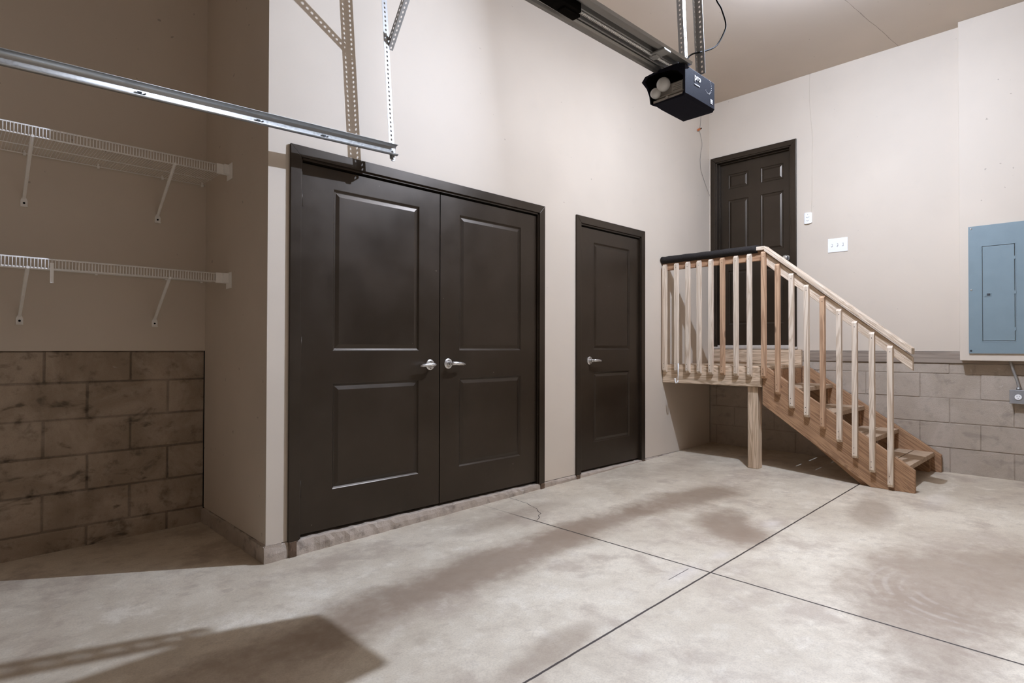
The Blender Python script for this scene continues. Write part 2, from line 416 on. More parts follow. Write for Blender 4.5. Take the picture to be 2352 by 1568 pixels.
for i in range(34):
    y = -.008 + (AD + .01) * i / 33; x = XR - .010 + rs.uniform(-.003, .003); zb = fz(XR) - .02; top = -.008 + rs.uniform(-.004, .003)
    ring = [m.bm.verts.new(p) for p in [(XR + .08, y, top), (x + .008, y, top), (x, y, top - .008), (x - .003, y, zb), (XR + .08, y, zb)]]
    if prev:
        for k in range(5): m.bm.faces.new([prev[k], prev[(k + 1) % 5], ring[(k + 1) % 5], ring[k]])
    else: m.bm.faces.new(ring)
    prev = ring
m.bm.faces.new(prev)
struct(m, 'baseboard_return', M_curb, 'rough concrete kerb along the alcove side wall', 'kerb')

# ------------------------------------------------------------------ doors
def leaf_mesh(m, P, W, H, xs, zs, prof, thick=.035):
    """P(u, v, d): local door coordinates to world; d = depth behind the face.  xs / zs: panel spans"""
    us = [0] + [q for s in xs for q in s] + [W]; vs = [0] + [q for s in zs for q in s] + [H]
    for i in range(len(us) - 1):
        for j in range(len(vs) - 1):
            u0, u1, v0, v1 = us[i], us[i + 1], vs[j], vs[j + 1]
            if i % 2 == 1 and j % 2 == 1:
                last = [(u0, v0, 0), (u1, v0, 0), (u1, v1, 0), (u0, v1, 0)]
                for ins, dep in prof:
                    cur = [(u0 + ins, v0 + ins, dep), (u1 - ins, v0 + ins, dep), (u1 - ins, v1 - ins, dep), (u0 + ins, v1 - ins, dep)]
                    for k in range(4): m.poly([P(*last[k]), P(*last[(k + 1) % 4]), P(*cur[(k + 1) % 4]), P(*cur[k])])
                    last = cur
                m.poly([P(*q) for q in last])
            else:
                m.poly([P(u0, v0, 0), P(u1, v0, 0), P(u1, v1, 0), P(u0, v1, 0)])
    for a, b in [((0, 0), (W, 0)), ((W, 0), (W, H)), ((W, H), (0, H)), ((0, H), (0, 0))]:
        m.poly([P(a[0], a[1], 0), P(a[0], a[1], thick), P(b[0], b[1], thick), P(b[0], b[1], 0)])
    m.poly([P(0, 0, thick), P(W, 0, thick), P(W, H, thick), P(0, H, thick)])
    bmesh.ops.remove_doubles(m.bm, verts=m.bm.verts, dist=1e-5)
PROF = [(.002, .0006), (.005, .0028), (.008, .0058), (.012, .0082), (.016, .0088), (.019, .0078), (.037, .0022), (.039, .002)]

def lever(name, leaf, cx, cz, yf, d):
    m = MB()
    seg = 28
    def disc(r0, y0, r1, y1, cap):
        A = [m.bm.verts.new((cx + r0 * math.cos(2 * math.pi * k / seg), y0, cz + r0 * math.sin(2 * math.pi * k / seg))) for k in range(seg)]
        B = [m.bm.verts.new((cx + r1 * math.cos(2 * math.pi * k / seg), y1, cz + r1 * math.sin(2 * math.pi * k / seg))) for k in range(seg)]
        for k in range(seg): m.bm.faces.new([A[k], A[(k + 1) % seg], B[(k + 1) % seg], B[k]]).smooth = True
        if cap: m.bm.faces.new(B)
    disc(.0335, yf, .0335, yf - .004, False); disc(.0335, yf - .004, .026, yf - .009, True)
    m.tube([(cx, yf - .006, cz), (cx, yf - .022, cz), (cx, yf - .046, cz)], [.014, .0115, .0115], 16)
    pts = [(cx - d * .012, yf - .048, cz + .001), (cx + d * .004, yf - .053, cz + .002), (cx + d * .03, yf - .056, cz + .002), (cx + d * .06, yf - .055, cz), (cx + d * .09, yf - .050, cz - .003), (cx + d * .108, yf - .045, cz - .005)]
    m.tube(pts, [.006, .0125, .0125, .0115, .009, .004], 14)
    for dz in (-.022, .022): m.tube([(cx, yf - .008, cz + dz), (cx, yf - .0105, cz + dz)], .003, 8, 1)
    return tag(m.build(name, [M_nickel, M_black], leaf), 'satin nickel lever handle on a round rose')

def hinge(parent, x, z, yf):
    m = MB(); m.tube([(x, yf - .004, z - .045), (x, yf - .004, z + .045)], .006, 8); m.box(x - .012, x + .012, yf - .0015, yf + .002, z - .044, z + .044)
    m.build('hinge', M_door, parent)

YF = .012
def casing_back(parent, x0, x1, ztop, w=.060):
    m = MB(); zb = -.014
    T = .016
    def jam(xs, s):    # side piece with a mitred head
        a, b = (xs, xs + s * w)
        m.prism([(a, -T, zb), (b, -T, zb), (b, -T, ztop - w), (a, -T, ztop)], (0, T - .0005, 0))
    jam(x0, 1); jam(x1, -1)
    m.prism([(x0, -T, ztop), (x0 + w, -T, ztop - w), (x1 - w, -T, ztop - w), (x1, -T, ztop)], (0, T - .0005, 0))
    m.build('casing', M_door, parent, bevel=.002)
    m = MB()           # jambs and stop
    m.box(x0 + w - .012, x0 + w + .010, -.004, .109, zb, ztop - w + .004); m.box(x1 - w - .010, x1 - w + .012, -.004, .109, zb, ztop - w + .004)
    m.box(x0 + w, x1 - w, -.004, .109, ztop - w - .012, ztop - w + .010)
    m.box(x0 + w, x0 + w + .022, .052, .064, zb, ztop - w); m.box(x1 - w - .022, x1 - w, .052, .064, zb, ztop - w); m.box(x0 + w, x1 - w, .052, .064, ztop - w - .03, ztop - w)
    m.build('door_frame', M_door, parent)
    for xx in (x0 + .003, x1 - .045):      # stub of the old longer trim at the floor
        m = MB(); f = fz(xx + .02); m.box(xx, xx + .042, -.019, .0, f - .003, -.0145)
        m.build('plinth_block', M_plate_dk, parent, bevel=.002)

door1 = sempty('door_1', (-3.625, 0, fz(-3.625)), 'dark brown double closet doors, the wide pair', 'door')
casing_back(door1, -4.636, -2.642, 2.105)
ZL, HL = .004, 2.018
for x0, x1, d, hx in [(-4.562, -3.629, -1, -4.564), (-3.622, -2.712, 1, -2.706)]:
    m = MB(); W = x1 - x0
    a0 = (-4.377 if d < 0 else -3.462) - x0; a1 = (-3.789 if d < 0 else -2.876) - x0
    P = lambda u, v, dd, x0=x0: (x0 + u, YF + dd, ZL + v)
    leaf_mesh(m, P, W, HL, [(a0, a1)], [(.214, .810), (.994, 1.908)], PROF)
    lf = m.build('door_leaf', M_door, door1)
    lever('handle', lf, -3.703 if d < 0 else -3.556, .907 if d < 0 else .912, YF, d)
    for hz in (.25, 1.03, 1.83): hinge(lf, hx, hz, YF)
door2 = sempty('door_2', (-1.76, 0, fz(-1.76)), 'narrow dark brown single closet door', 'door')
casing_back(door2, -2.262, -1.268, 2.105)
m = MB(); P = lambda u, v, dd: (-2.188 + u, YF + dd, ZL + v)
leaf_mesh(m, P, .858, HL, [(.182, .710)], [(.214, .810), (.998, 1.908)], PROF)
lf = m.build('door_leaf', M_door, door2); lever('handle', lf, -2.062, .912, YF, 1)
for hz in (.25, 1.03, 1.83): hinge(lf, -1.324, hz, YF)

door3 = sempty('door_3', (0, -.46, 1.03), 'dark brown six-panel entry door at the top of the stairs', 'door')
m = MB(); XL = .060; w = .052
yl, yr, zt = -.0235, -.908, 3.062
m.prism([(-.018, yl, 1.035), (-.018, yl - w, 1.035), (-.018, yl - w, zt - w), (-.018, yl, zt)], (.0175, 0, 0))
m.prism([(-.018, yr, 1.0), (-.018, yr + w, 1.0), (-.018, yr + w, zt - w), (-.018, yr, zt)], (.0175, 0, 0))
m.prism([(-.018, yl, zt), (-.018, yl - w, zt - w), (-.018, yr + w, zt - w), (-.018, yr, zt)], (.0175, 0, 0))
m.build('casing', M_door, door3, bevel=.003)
m = MB(); m.box(-.010, .135, -.092, -.068, 1.032, 3.012); m.box(-.010, .135, -.864, -.842, 1.032, 3.012); m.box(-.010, .135, -.864, -.068, 2.998, 3.024)
m.box(.030, .060, -.104, -.092, 1.06, 2.99); m.box(.030, .060, -.842, -.834, 1.06, 2.99); m.box(.030, .060, -.842, -.092, 2.985, 2.998)
m.build('door_frame', M_door, door3, bevel=.002)
m = MB(); W3 = .748; P = lambda u, v, dd: (XL + dd, -.094 - u, 1.052 + v)
leaf_mesh(m, P, W3, 1.945, [(.090, .308), (.436, .664)], [(.218, .790), (.968, 1.545), (1.665, 1.822)], [(.004, .005), (.012, .008), (.018, .008), (.034, .002)])
lf = m.build('door_leaf', M_door, door3)
m = MB(); ky, kz = -.792, 1.915
m.tube([(XL, ky, kz), (XL - .008, ky, kz)], .030, 20); m.tube([(XL - .008, ky, kz), (XL - .03, ky, kz), (XL - .04, ky, kz), (XL - .055, ky, kz), (XL - .064, ky, kz)], [.012, .012, .024, .027, .016], 20)
tag(m.build('knob', M_nickel, lf), 'satin nickel door knob')
m = MB(); m.box(-.035, .10, -.915, -.045, 1.012, 1.034); m.box(.0, .10, -.86, -.07, 1.034, 1.050)
tag(m.build('threshold', M_sill, door3, bevel=.004), 'pale metal threshold')

# ------------------------------------------------------------------ wooden staircase
XF, XI = -.952, -.914            # outer / inner face of the near side
st = thing('wooden_staircase', (-.5, -1.0, fz(-.5)), 'unpainted wooden stairs with landing and slatted railing below the raised entry door', 'stairs')
m = MB(); m.box(XF, XI, -.962, -.004, .688, .856); tag(m.build('landing_fascia', M_deck_y, st, bevel=.004), 'pale knotty board on the open side of the landing')
m = MB(); m.box(XI, -.012, -.962, -.924, .688, .832); m.build('landing_rim', M_tr_y, st, bevel=.004)
m = MB(); m.box(XI, -.012, -.044, -.006, .69, .83); m.build('landing_rim', M_tr_y, st, bevel=.004)
m = MB(); m.box(-.05, -.012, -.924, -.044, .69, .83); m.build('landing_rim', M_tr_y, st, bevel=.004)
for i in range(6):
    y1 = -.006 - i * .160; m = MB(); m.box(XI + .001, -.008, y1 - .153, y1, .833 + .001 * (i % 2), .861 + .002 * (i % 3)); m.build('deck_board', M_deck_y, st, bevel=.004)
m = MB(); m.box(-.038, -.002, -.958, -.008, .864, 1.008); tag(m.build('riser_board', M_deck_y, st, bevel=.003), 'weathered board under the door threshold')
m = MB(); m.box(-.926, -.838, -.917, -.829, fz(-.9) + .0, .686); tag(m.build('post', M_deck_z, st, bevel=.004), 'square post holding up the landing corner')

def stringer(x0, x1, label=None):
    f = fz(x0)
    pts = [(-.968, .852), (-.968, .540), (-1.775, f + .0), (-2.056, f + .0), (-2.056, .142), (-1.012, .852)]
    m = MB(); m.prism([(x0, y, z) for y, z in pts], (x1 - x0, 0, 0)); o = m.build('stringer', M_tr_s, st, bevel=.003)
    return o
stringer(XF, XI); stringer(-.046, -.008)
TR = [(.161, -2.008), (.330, -1.757), (.508, -1.498), (.690, -1.236)]
for k, (zt_, yf) in enumerate(TR):
    m = MB(); m.box(XI + .001, -.047, yf, yf + .138, zt_ - .036, zt_); m.box(XI + .001, -.047, yf + .146, yf + .282, zt_ - .036, zt_)
    m.build('tread', M_tread, st, bevel=.003)
for x0, x1 in [(XI + .002, XI + .040), (-.086, -.048)]:
    f = fz(x0) ; pts = [(-1.99, f)]
    for k, (zt_, yf) in enumerate(TR):
        y = yf + .024
        pts += [(y, zt_ - .038)]
        ny = TR[k + 1][1] + .024 if k < 3 else -.965
        pts += [(ny, zt_ - .038)]
    pts[0] = (TR[0][1] + .024, f)
    pts += [(-.965, .56), (-1.70, f)]
    m = MB(); m.prism([(x0, y, z) for y, z in pts], (x1 - x0, 0, 0)); m.build('notched_stringer', M_tr_s, st, bevel=.002)

BAL = [(-.050, .795, 1.822), (-.175, .795, 1.824), (-.293, .793, 1.824), (-.406, .790, 1.824), (-.521, .786, 1.824), (-.632, .784, 1.826), (-.756, .782, 1.828), (-.875, .778, 1.832), (-.998, .768, 1.840),
       (-1.113, .640, 1.722), (-1.224, .535, 1.632), (-1.341, .470, 1.530), (-1.460, .390, 1.432), (-1.579, .300, 1.325), (-1.687, .190, 1.228), (-1.802, .100, 1.142), (-1.919, .010, 1.040)]
BW = .0175; BX = -.989
for k, (y, z0, z1) in enumerate(BAL):
    y += .008
    m = MB(); c = .016
    m.prism([(XF - .0005, y - BW, z0 - .004), (XF - .0005, y - BW, z1), (BX + c, y - BW, z1), (BX, y - BW, z1 - c), (BX, y - BW, z0 + c), (BX + c, y - BW, z0 - .004)], (0, 2 * BW, 0))
    for zn in (z1 - .045, z0 + .035, z0 + .075): m.tube([(BX + .001, y + (.004 if zn < z1 - .1 else -.002), zn), (BX - .0006, y + (.004 if zn < z1 - .1 else -.002), zn)], .0032, 8, 1)
    m.build('baluster', [M_tan_z if k in (5, 8, 9, 12) else M_pale_z, M_black], st, bevel=.0015)
m = MB(); m.box(XF, XI, -1.000, -.004, 1.768, 1.852); tag(m.build('landing_rail', M_tan_y, st, bevel=.003), 'tan level rail board behind the balusters')
# sloping rail board and the cap over both
q0, q1 = (-.985, 1.838), (-2.046, .955)
m = MB(); m.prism([(XF, q0[0], q0[1]), (XF, q1[0], q1[1]), (XF, q1[0], q1[1] - .095), (XF, q0[0] - .0, q0[1] - .098)], (XI - XF, 0, 0)); m.build('sloping_rail', M_pale_s, st, bevel=.003)
c0, c1 = (-1.000, 1.880), (-2.046, 1.022)
m = MB(); m.prism([(XF - .030, c0[0], c0[1]), (XF - .030, c1[0], c1[1]), (XF - .030, c1[0], c1[1] - .046), (XF - .030, c0[0] + .006, c0[1] - .036)], (.095, 0, 0)); m.build('sloping_cap', M_pale_s, st, bevel=.004)
m = MB(); m.box(XF - .030, XF + .065, -1.004, -.004, 1.852, 1.884); m.build('level_cap', M_pale_y, st, bevel=.004)
m = MB(); rs = random.Random(2)     # split foam sleeve over the cap
n = 26; seg = 20; prev = None
for i in range(n + 1):
    y = -.006 - (.925) * i / n; rr = .035 * (1 + rs.uniform(-.03, .03)); cx, cz = XF + .006, 1.868 + rs.uniform(-.0012, .0012)
    ring = [m.bm.verts.new((cx + rr * 1.35 * math.cos(2 * math.pi * k / seg), y, cz + rr * math.sin(2 * math.pi * k / seg))) for k in range(seg)]
    if prev:
        for k in range(seg): m.bm.faces.new([prev[k], prev[(k + 1) % seg], ring[(k + 1) % seg], ring[k]]).smooth = True
    else: m.bm.faces.new(ring)
    prev = ring
m.bm.faces.new(prev)
tag(m.build('foam_sleeve', M_foam, st), 'dark grey foam padding over the level handrail')
m = MB(); hx, hy = -.993, -.197     # white hook clipped on the second baluster
m.tube([(hx, hy, .875), (hx - .002, hy, .80), (hx - .002, hy, .715)], .0062, 8)
m.tube([(hx - .002, hy, .715), (hx - .006, hy + .006, .695), (hx - .010, hy + .018, .690), (hx - .010, hy + .026, .705), (hx - .010, hy + .027, .725)], .0062, 8)
m.sphere((hx - .010, hy + .027, .726), .009)
tag(m.build('utility_hook', M_trimwhite), 'small white plastic hook hanging by the landing balusters', 'hook')

# ------------------------------------------------------------------ wire shelves
def shelf(zf, zb, label, clips, braces, stub=None):
    YFR = .600; x0, x1 = -7.6, XR - .022
    t = thing('wire_shelf', (-5.6, AD, zf), label, 'shelf', 'wire shelves in the alcove')
    m = MB()
    m.tube([(x0, YFR, zf), (x1, YFR, zf)], .0040, 8); m.tube([(x0, YFR + .014, zf + .004), (x1, YFR + .014, zf + .004)], .0028, 8)
    m.tube([(x0, YFR - .001, zf + .047), (x1, YFR - .001, zf + .047)], .0040, 8)
    tag(m.build('front_lip_rail', M_wire, t), 'upturned front lip of the shelf')
    m = MB(); x = x1 - .012
    while x > -6.15:
        m.tube([(x, YFR - .003, zf + .047), (x, YFR - .004, zf), ], .0023, 6)
        m.tube([(x, YFR + .004, zf + .045), (x, YFR + .010, zf + .003), (x, YFR + .02, zf + .0035), (x, AD - .008, zb + .002)], .0012, 5)
        x -= .0136
    tag(m.build('wire_deck', M_wire, t), 'closely spaced thin cross wires', kind='stuff')
    m = MB(); zm = zf + (zb - zf) * .5
    m.tube([(x0, (YFR + AD) / 2, zm - .002), (XR - .028, (YFR + AD) / 2, zm - .002)], .0026, 8); m.build('middle_wire', M_wire, t)
    m = MB(); m.tube([(x0, AD - .010, zb), (XR - .010, AD - .010, zb)], .0030, 8); m.build('back_wire', M_wire, t)
    for cx in clips:
        m = MB(); m.box(cx - .006, cx + .006, AD - .018, AD - .001, zb - .010, zb + .004); m.box(cx - .004, cx + .004, AD - .006, AD - .001, zb, zb + .018); m.tube([(cx, AD - .012, zb - .004), (cx, AD - .020, zb - .004)], .004, 8)
        m.build('wall_clip', M_wire, t, bevel=.001)
    for bx, wx, wz in braces:
        m = MB(); A = Vector((bx, YFR + .004, zf - .002)); B = Vector((wx, AD - .008, wz + .022)); h = .0085
        side = Vector((1, 0, 0)); d = (B - A).normalized(); up = side.cross(d).normalized()
        prof = [(-h, .004), (-h * .8, -.003), (0, -.005), (h * .8, -.003), (h, .004), (h * .55, .001), (0, -.001), (-h * .55, .001)]
        va = [m.bm.verts.new(A + side * a + up * b) for a, b in prof]; vb = [m.bm.verts.new(B + side * a * .9 + up * b) for a, b in prof]
        for k in range(8): m.bm.faces.new([va[k], vb[k], vb[(k + 1) % 8], va[(k + 1) % 8]])
        m.bm.faces.new(va); m.bm.faces.new(vb)
        m.prism([(wx - .015, AD - .004, wz - .020), (wx + .015, AD - .004, wz - .020), (wx + .015, AD - .004, wz + .010), (wx + .008, AD - .004, wz + .028), (wx - .008, AD - .004, wz + .028), (wx - .015, AD - .004, wz + .010)], (0, .0035, 0))
        m.box(wx - .015, wx + .015, AD - .013, AD - .001, wz - .023, wz - .019); 
        m.tube([(wx, AD - .0035, wz - .003), (wx, AD - .0065, wz - .003)], .0055, 10, 1)
        m.tube([(bx, YFR - .006, zf), (bx, YFR + .012, zf)], .007, 8)
        m.build('support_brace', [M_wire, M_black], t)
    if stub:
        m = MB(); m.box(stub - .007, stub + .007, YFR - .008, YFR - .004, zf - .068, zf + .030); m.box(stub - .007, stub + .007, YFR - .014, YFR - .004, zf - .070, zf - .066)
        tag(m.build('loose_brace', M_wire, t), 'short strip hanging straight down from the lip')
    m = MB()
    m.box(XR - .004, XR - .0005, YFR - .078, YFR + .012, zf - .040, zf + .055); m.box(XR - .066, XR - .003, YFR - .009, YFR + .004, zf - .008, zf + .052); m.box(XR - .030, XR - .003, YFR - .030, YFR - .009, zf - .006, zf + .050)
    tag(m.build('end_bracket', M_wire, t, bevel=.002), 'white plastic end bracket screwed to the side wall')
shelf(2.043, 2.052, 'upper white wire shelf on the alcove wall, the higher of two', [-5.652, -5.325, -5.0, -4.775], [(-5.652, -5.651, 1.790), (-5.032, -5.022, 1.797), (-6.27, -6.27, 1.79)])
shelf(1.402, 1.437, 'lower white wire shelf on the alcove wall, just above the blocks', [-5.33, -4.976, -4.775], [(-5.664, -5.664, 1.158), (-5.052, -5.033, 1.163), (-6.28, -6.28, 1.16)], stub=-5.572)

# ------------------------------------------------------------------ overhead hardware
def strip(m, O, U, V, w, L, pitch=.025, hr=(.0058, .0072), thick=.0016, start=.0125, off=.5, mat=0):
    """perforated steel strip: origin O, width direction U, length direction V"""
    O, U, V = Vector(O), Vector(U).normalized(), Vector(V).normalized(); N = U.cross(V).normalized()
    n = int(L / pitch)
    for sgn in (0, thick):
        def P(u, v): return O + U * u + V * v + N * sgn
        cu = w * off
        for i in range(n):
            v0, v1 = i * pitch, (i + 1) * pitch; cv = (v0 + v1) / 2
            outer = [(0, v0), (cu, v0), (w, v0), (w, cv), (w, v1), (cu, v1), (0, v1), (0, cv)]
            inner = [(cu + hr[0] * math.cos(a), cv + hr[1] * math.sin(a)) for a in [math.radians(x) for x in (225, 270, 315, 0, 45, 90, 135, 180)]]
            ov = [m.bm.verts.new(P(*q)) for q in outer]; iv = [m.bm.verts.new(P(*q)) for q in inner]
            for k in range(8):
                f = m.bm.faces.new([ov[k], ov[(k + 1) % 8], iv[(k + 1) % 8], iv[k]]); f.material_index = mat
    for a, b in ((0, 0), (w, 0)):
        p = O + U * a; m.poly([p, p + V * (n * pitch), p + V * (n * pitch) + N * thick, p + N * thick], mat)
def angle_bar(m, O, top, U, W2, w, **kw):
    O = Vector(O); V = Vector(top) - O; L = V.length
    strip(m, O, U, V, w, L, **kw)
    strip(m, O + Vector(U).normalized() * w, W2, V, w, L, **kw)

# vertical garage door track end with its hanger
TY = -.155
tk = thing('garage_door_track', (-6.1, TY, 2.1), 'horizontal galvanised garage door track on the left', 'track')
xe, xs0 = -4.078, -8.2
def tz(x): return 2.066 + (x + 5.811) * .034
m = MB()
prof = [(-.034, .061), (-.026, .0630), (-.014, .060), (-.005, .053), (-.0008, .043), (0, .034), (0, .022), (-.003, .011), (-.010, .003), (-.019, 0), (-.028, .002), (-.033, .008)]
for (a, b), (c, d) in zip(prof, prof[1:]):
    f = m.bm.faces.new([m.bm.verts.new(p) for p in [(xs0, TY + a, tz(xs0) + b), (xe, TY + a, tz(xe) + b), (xe, TY + c, tz(xe) + d), (xs0, TY + c, tz(xs0) + d)]]); f.smooth = True
bmesh.ops.remove_doubles(m.bm, verts=m.bm.verts, dist=1e-5)
m.build('channel', M_track, tk, solid=.0022)
for x in (-5.36, -4.86, -4.52):  # dark tabs added in place of shaded mounting holes, each beside a bolt head
    m = MB(); z = tz(x); m.prism([(x - .010, TY - .004, z + .030), (x + .009, TY - .004, z + .030), (x + .007, TY - .010, z + .012), (x - .001, TY - .010, z + .014)], (0, -.003, 0)); m.tube([(x + .022, TY, z + .026), (x + .022, TY - .006, z + .026)], .0035, 8)
    m.build('hole_tab_bolt', M_panel_dk, tk)
m = MB()
hb = Vector((-4.112, TY + .004, 2.108)); ht = Vector((-4.112 - (HC - 2.108) * .066, TY + .004, HC - .002))
angle_bar(m, hb, ht, (1, 0, 0), (0, 1, 0), .034)
m.build('perforated_hanger', M_galv, tk)
m = MB(); bb = Vector((-4.122, TY + .014, 2.745)); bt = Vector((-4.165, TY - .94, HC - .002)); bt.y = bb.y - (bt.z - bb.z) * .88
strip(m, bb, (1, 0, 0), bt - bb, .032, (bt - bb).length); strip(m, bb, (0, .7, .7), bt - bb, .032, (bt - bb).length)
m.build('perforated_brace', M_galv, tk)
m = MB(); z = tz(xe); m.box(-4.105, -4.082, TY - .003, TY + .003, z - .026, z + .050); m.tube([(-4.093, TY - .012, z - .012), (-4.093, TY + .008, z - .012)], .007, 6); m.tube([(-4.093, TY - .010, z + .028), (-4.093, TY + .008, z + .028)], .006, 6)
m.build('end_clip', M_galv, tk)

# ------------------------------------------------------------------ opener
X0, X1, Y0, Y1, Z0, Z1 = -3.251, -2.937, -1.544, -1.346, 2.308, 2.484
HU = 3.8035                        # ceiling height in the opener's own units (it is built at 1/.9464 size)
op = thing('garage_door_opener', ((X0 + X1) / 2, (Y0 + Y1) / 2, Z0), 'navy blue ceiling-hung garage door opener with drive rail', 'garage door opener')
def sec(x, pts): return [(x, y, z) for y, z in pts]
# section outlines, counter-clockwise in (y, z) from the lower right
body = [(Y0 + .012, Z0), (Y1 - .010, Z0), (Y1, Z0 + .012), (Y1, Z0 + .06), (Y1, Z0 + .11), (Y1, Z1 - .03), (Y1 - .012, Z1 - .006), (Y1 - .05, Z1), (Y0 + .06, Z1), (Y0 + .02, Z1 - .003), (Y0, Z1 - .02), (Y0, Z0 + .014)]
flare = [(Y0 + .010, Z0), (Y1 - .006, Z0 + .001), (Y1 + .008, Z0 + .012), (Y1 + .014, Z0 + .055), (Y1 + .030, Z0 + .100), (Y1 + .062, Z1 - .030), (Y1 + .040, Z1 - .006), (Y1 - .03, Z1 + .002), (Y0 + .08, Z1 + .004), (Y0 + .03, Z1 + .001), (Y0, Z1 - .018), (Y0, Z0 + .012)]
mid = [((a[0] + b[0]) / 2 - .006 * (1 if a[0] > Y1 - .02 else 0), (a[1] + b[1]) / 2) for a, b in zip(body, flare)]
inner = [(Y0 + .016, Z0 + .014), (Y1 - .004, Z0 + .008), (Y1 + .002, Z0 + .018), (Y1 + .006, Z0 + .055), (Y1 + .018, Z0 + .100), (Y1 + .040, Z1 - .034), (Y1 + .020, Z1 - .014), (Y1 - .03, Z1 - .012), (Y0 + .085, Z1 - .020), (Y0 + .045, Z1 - .034), (Y0 + .014, Z1 - .070), (Y0 + .008, Z0 + .03)]
inner2 = [(y * .92 + (Y0 + Y1) / 2 * .08, z * .95 + (Z0 + Z1) / 2 * .05) for y, z in inner]
inner2 = [(min(y, Y1 - .008), z) for y, z in inner2]
m = MB(); L = [sec(X1, body), sec(X1 - .15, body), sec(X0 + .09, body), sec(X0 + .03, mid), sec(X0, flare), sec(X0 + .001, inner), sec(X0 + .075, inner2)]
rings = [[m.bm.verts.new(p) for p in s] for s in L]
for i, (A, B) in enumerate(zip(rings, rings[1:])):
    for k in range(12):
        f = m.bm.faces.new([A[k], A[(k + 1) % 12], B[(k + 1) % 12], B[k]]); f.material_index = 1 if i == 5 else 0
m.bm.faces.new(rings[0]); m.bm.faces.new(rings[-1]).material_index = 1
hs = m.build('housing', [M_navy, M_black], op, bevel=.004, seg=3)
for p in hs.data.polygons: p.use_smooth = True
try:
    md = hs.modifiers.new('wn', 'WEIGHTED_NORMAL'); md.keep_sharp = False
except Exception: pass
m = MB()
xb_ = X0 + .030
m.box(xb_, xb_ + .006, Y0 + .020, Y1 - .012, Z0 + .014, Z0 + .10); m.box(X0 + .008, xb_, Y0 + .020, Y1 - .006, Z0 + .012, Z0 + .026); m.box(X0 + .018, xb_, Y0 + .02, Y1 - .01, Z0 + .038, Z0 + .044)
m.tube([(X0 + .004, -1.435, Z0 + .022), (X0 + .012, -1.435, Z0 + .022)], .009, 12)
m.build('inner_tray', M_tray, op, bevel=.002)
m = MB(); m.box(X0 + .016, X0 + .019, Y0 + .024, Y0 + .085, Z0 + .040, Z0 + .088); lb = m.build('label_plate', M_label, op)
m = MB()
for i in range(4): m.box(X0 + .0148, X0 + .0162, Y0 + .030, Y0 + .078 - .010 * (i % 2), Z0 + .050 + i * .009, Z0 + .0525 + i * .009)
m.build('print_lines', M_grey, lb)
for (c, r) in [((X0 - .002, -1.420, Z0 + .092), .036), ((X0 + .0, -1.372, Z0 + .060), .028)]:
    m = MB(); m.sphere(c, r, 0, (1, 1, 1)); m.tube([(c[0] + r * .7, c[1], c[2]), (c[0] + r + .022, c[1], c[2])], .013, 12); m.build('light_bulb', M_bulb, op)
# lettering and marks on the side
def text(s, x, z, size, name, parent, mat, bold=0):
    cu = bpy.data.curves.new(name, 'FONT'); cu.body = s; cu.size = size; cu.extrude = .0004; cu.offset = bold
    o = bpy.data.objects.new(name, cu); COL.objects.link(o)
    dg = bpy.context.evaluated_depsgraph_get(); me = bpy.data.meshes.new_from_object(o.evaluated_get(dg)); bpy.data.objects.remove(o)
    me.materials.append(mat); q = bpy.data.objects.new(name, me); COL.objects.link(q); q.parent = parent
    base = Vector(parent.location) if parent else Vector()
    q.matrix_basis = Matrix.Translation(Vector((x, Y0 - .0006, z)) - base) @ Matrix.Rotation(math.radians(90), 4, 'X')
    return q
text('pro', -3.156, 2.420, .046, 'lettering', op, M_white, .0011)
text('screwdrive', -3.156, 2.392, .0125, 'lettering', op, M_white, .0003)
m = MB()
for i in range(13):
    a = math.radians(65 - i * 16.5); cx, cz = -3.010 + .036 * math.cos(a), 2.428 + .040 * math.sin(a); r = .0010 + .0006 * min(i, 12 - i if i > 8 else i) / 6
    l = Vector((math.cos(a), 0, math.sin(a))) * (r * 2.4); t_ = Vector((-math.sin(a), 0, math.cos(a))) * r
    c = Vector((cx, Y0 - .0006, cz)); m.prism([c + l + t_, c - l + t_, c - l - t_, c + l - t_], (0, .0008, 0))
m.build('dotted_arc_mark', M_white, op)
m = MB(); bx, bz = -2.985, 2.345
for (a, b, c, d) in [(0, .026, .016, .021), (.002, .009, .004, .017), (.011, .024, .004, .0145), (.0, .028, -.002, .0012)]:
    m.box(bx + a, bx + b, Y0 - .0009, Y0 + .0003, bz + c, bz + d)
m.build('emblem', M_white, op)
# rail
def rz(x): return 2.480 + (x - X0) * .020
m = MB()
rp = [(-1.552, .014), (-1.548, 0), (-1.520, 0), (-1.512, .010), (-1.498, .014), (-1.497, .040), (-1.470, .046), (-1.424, .046), (-1.402, .040), (-1.401, .014), (-1.388, .010), (-1.382, 0), (-1.366, 0), (-1.362, .014)]
rp = [(y + .0, z) for y, z in rp]
for (a, b), (c, d) in zip(rp, rp[1:]):
    xA, xB = -8.2, X0 + .06
    m.poly([(xA, a, rz(xA) + b), (xB, a, rz(xB) + b), (xB, c, rz(xB) + d), (xA, c, rz(xA) + d)])
bmesh.ops.remove_doubles(m.bm, verts=m.bm.verts, dist=1e-5)
bmesh.ops.dissolve_degenerate(m.bm, edges=m.bm.edges, dist=1e-6)
m.build('drive_rail', M_track, op, solid=.0022)
m = MB()
for yy in (-1.474, -1.421):
    xA, xB = -8.2, X0 + .05
    m.prism([(xA, yy - .004, rz(xA) + .008), (xB, yy - .004, rz(xB) + .008), (xB, yy - .004, rz(xB) + .042), (xA, yy - .004, rz(xA) + .042)], (0, .008, 0))
m.build('rail_lip', M_galv, op)
m = MB(); pts = []; rad = []; x = -4.00
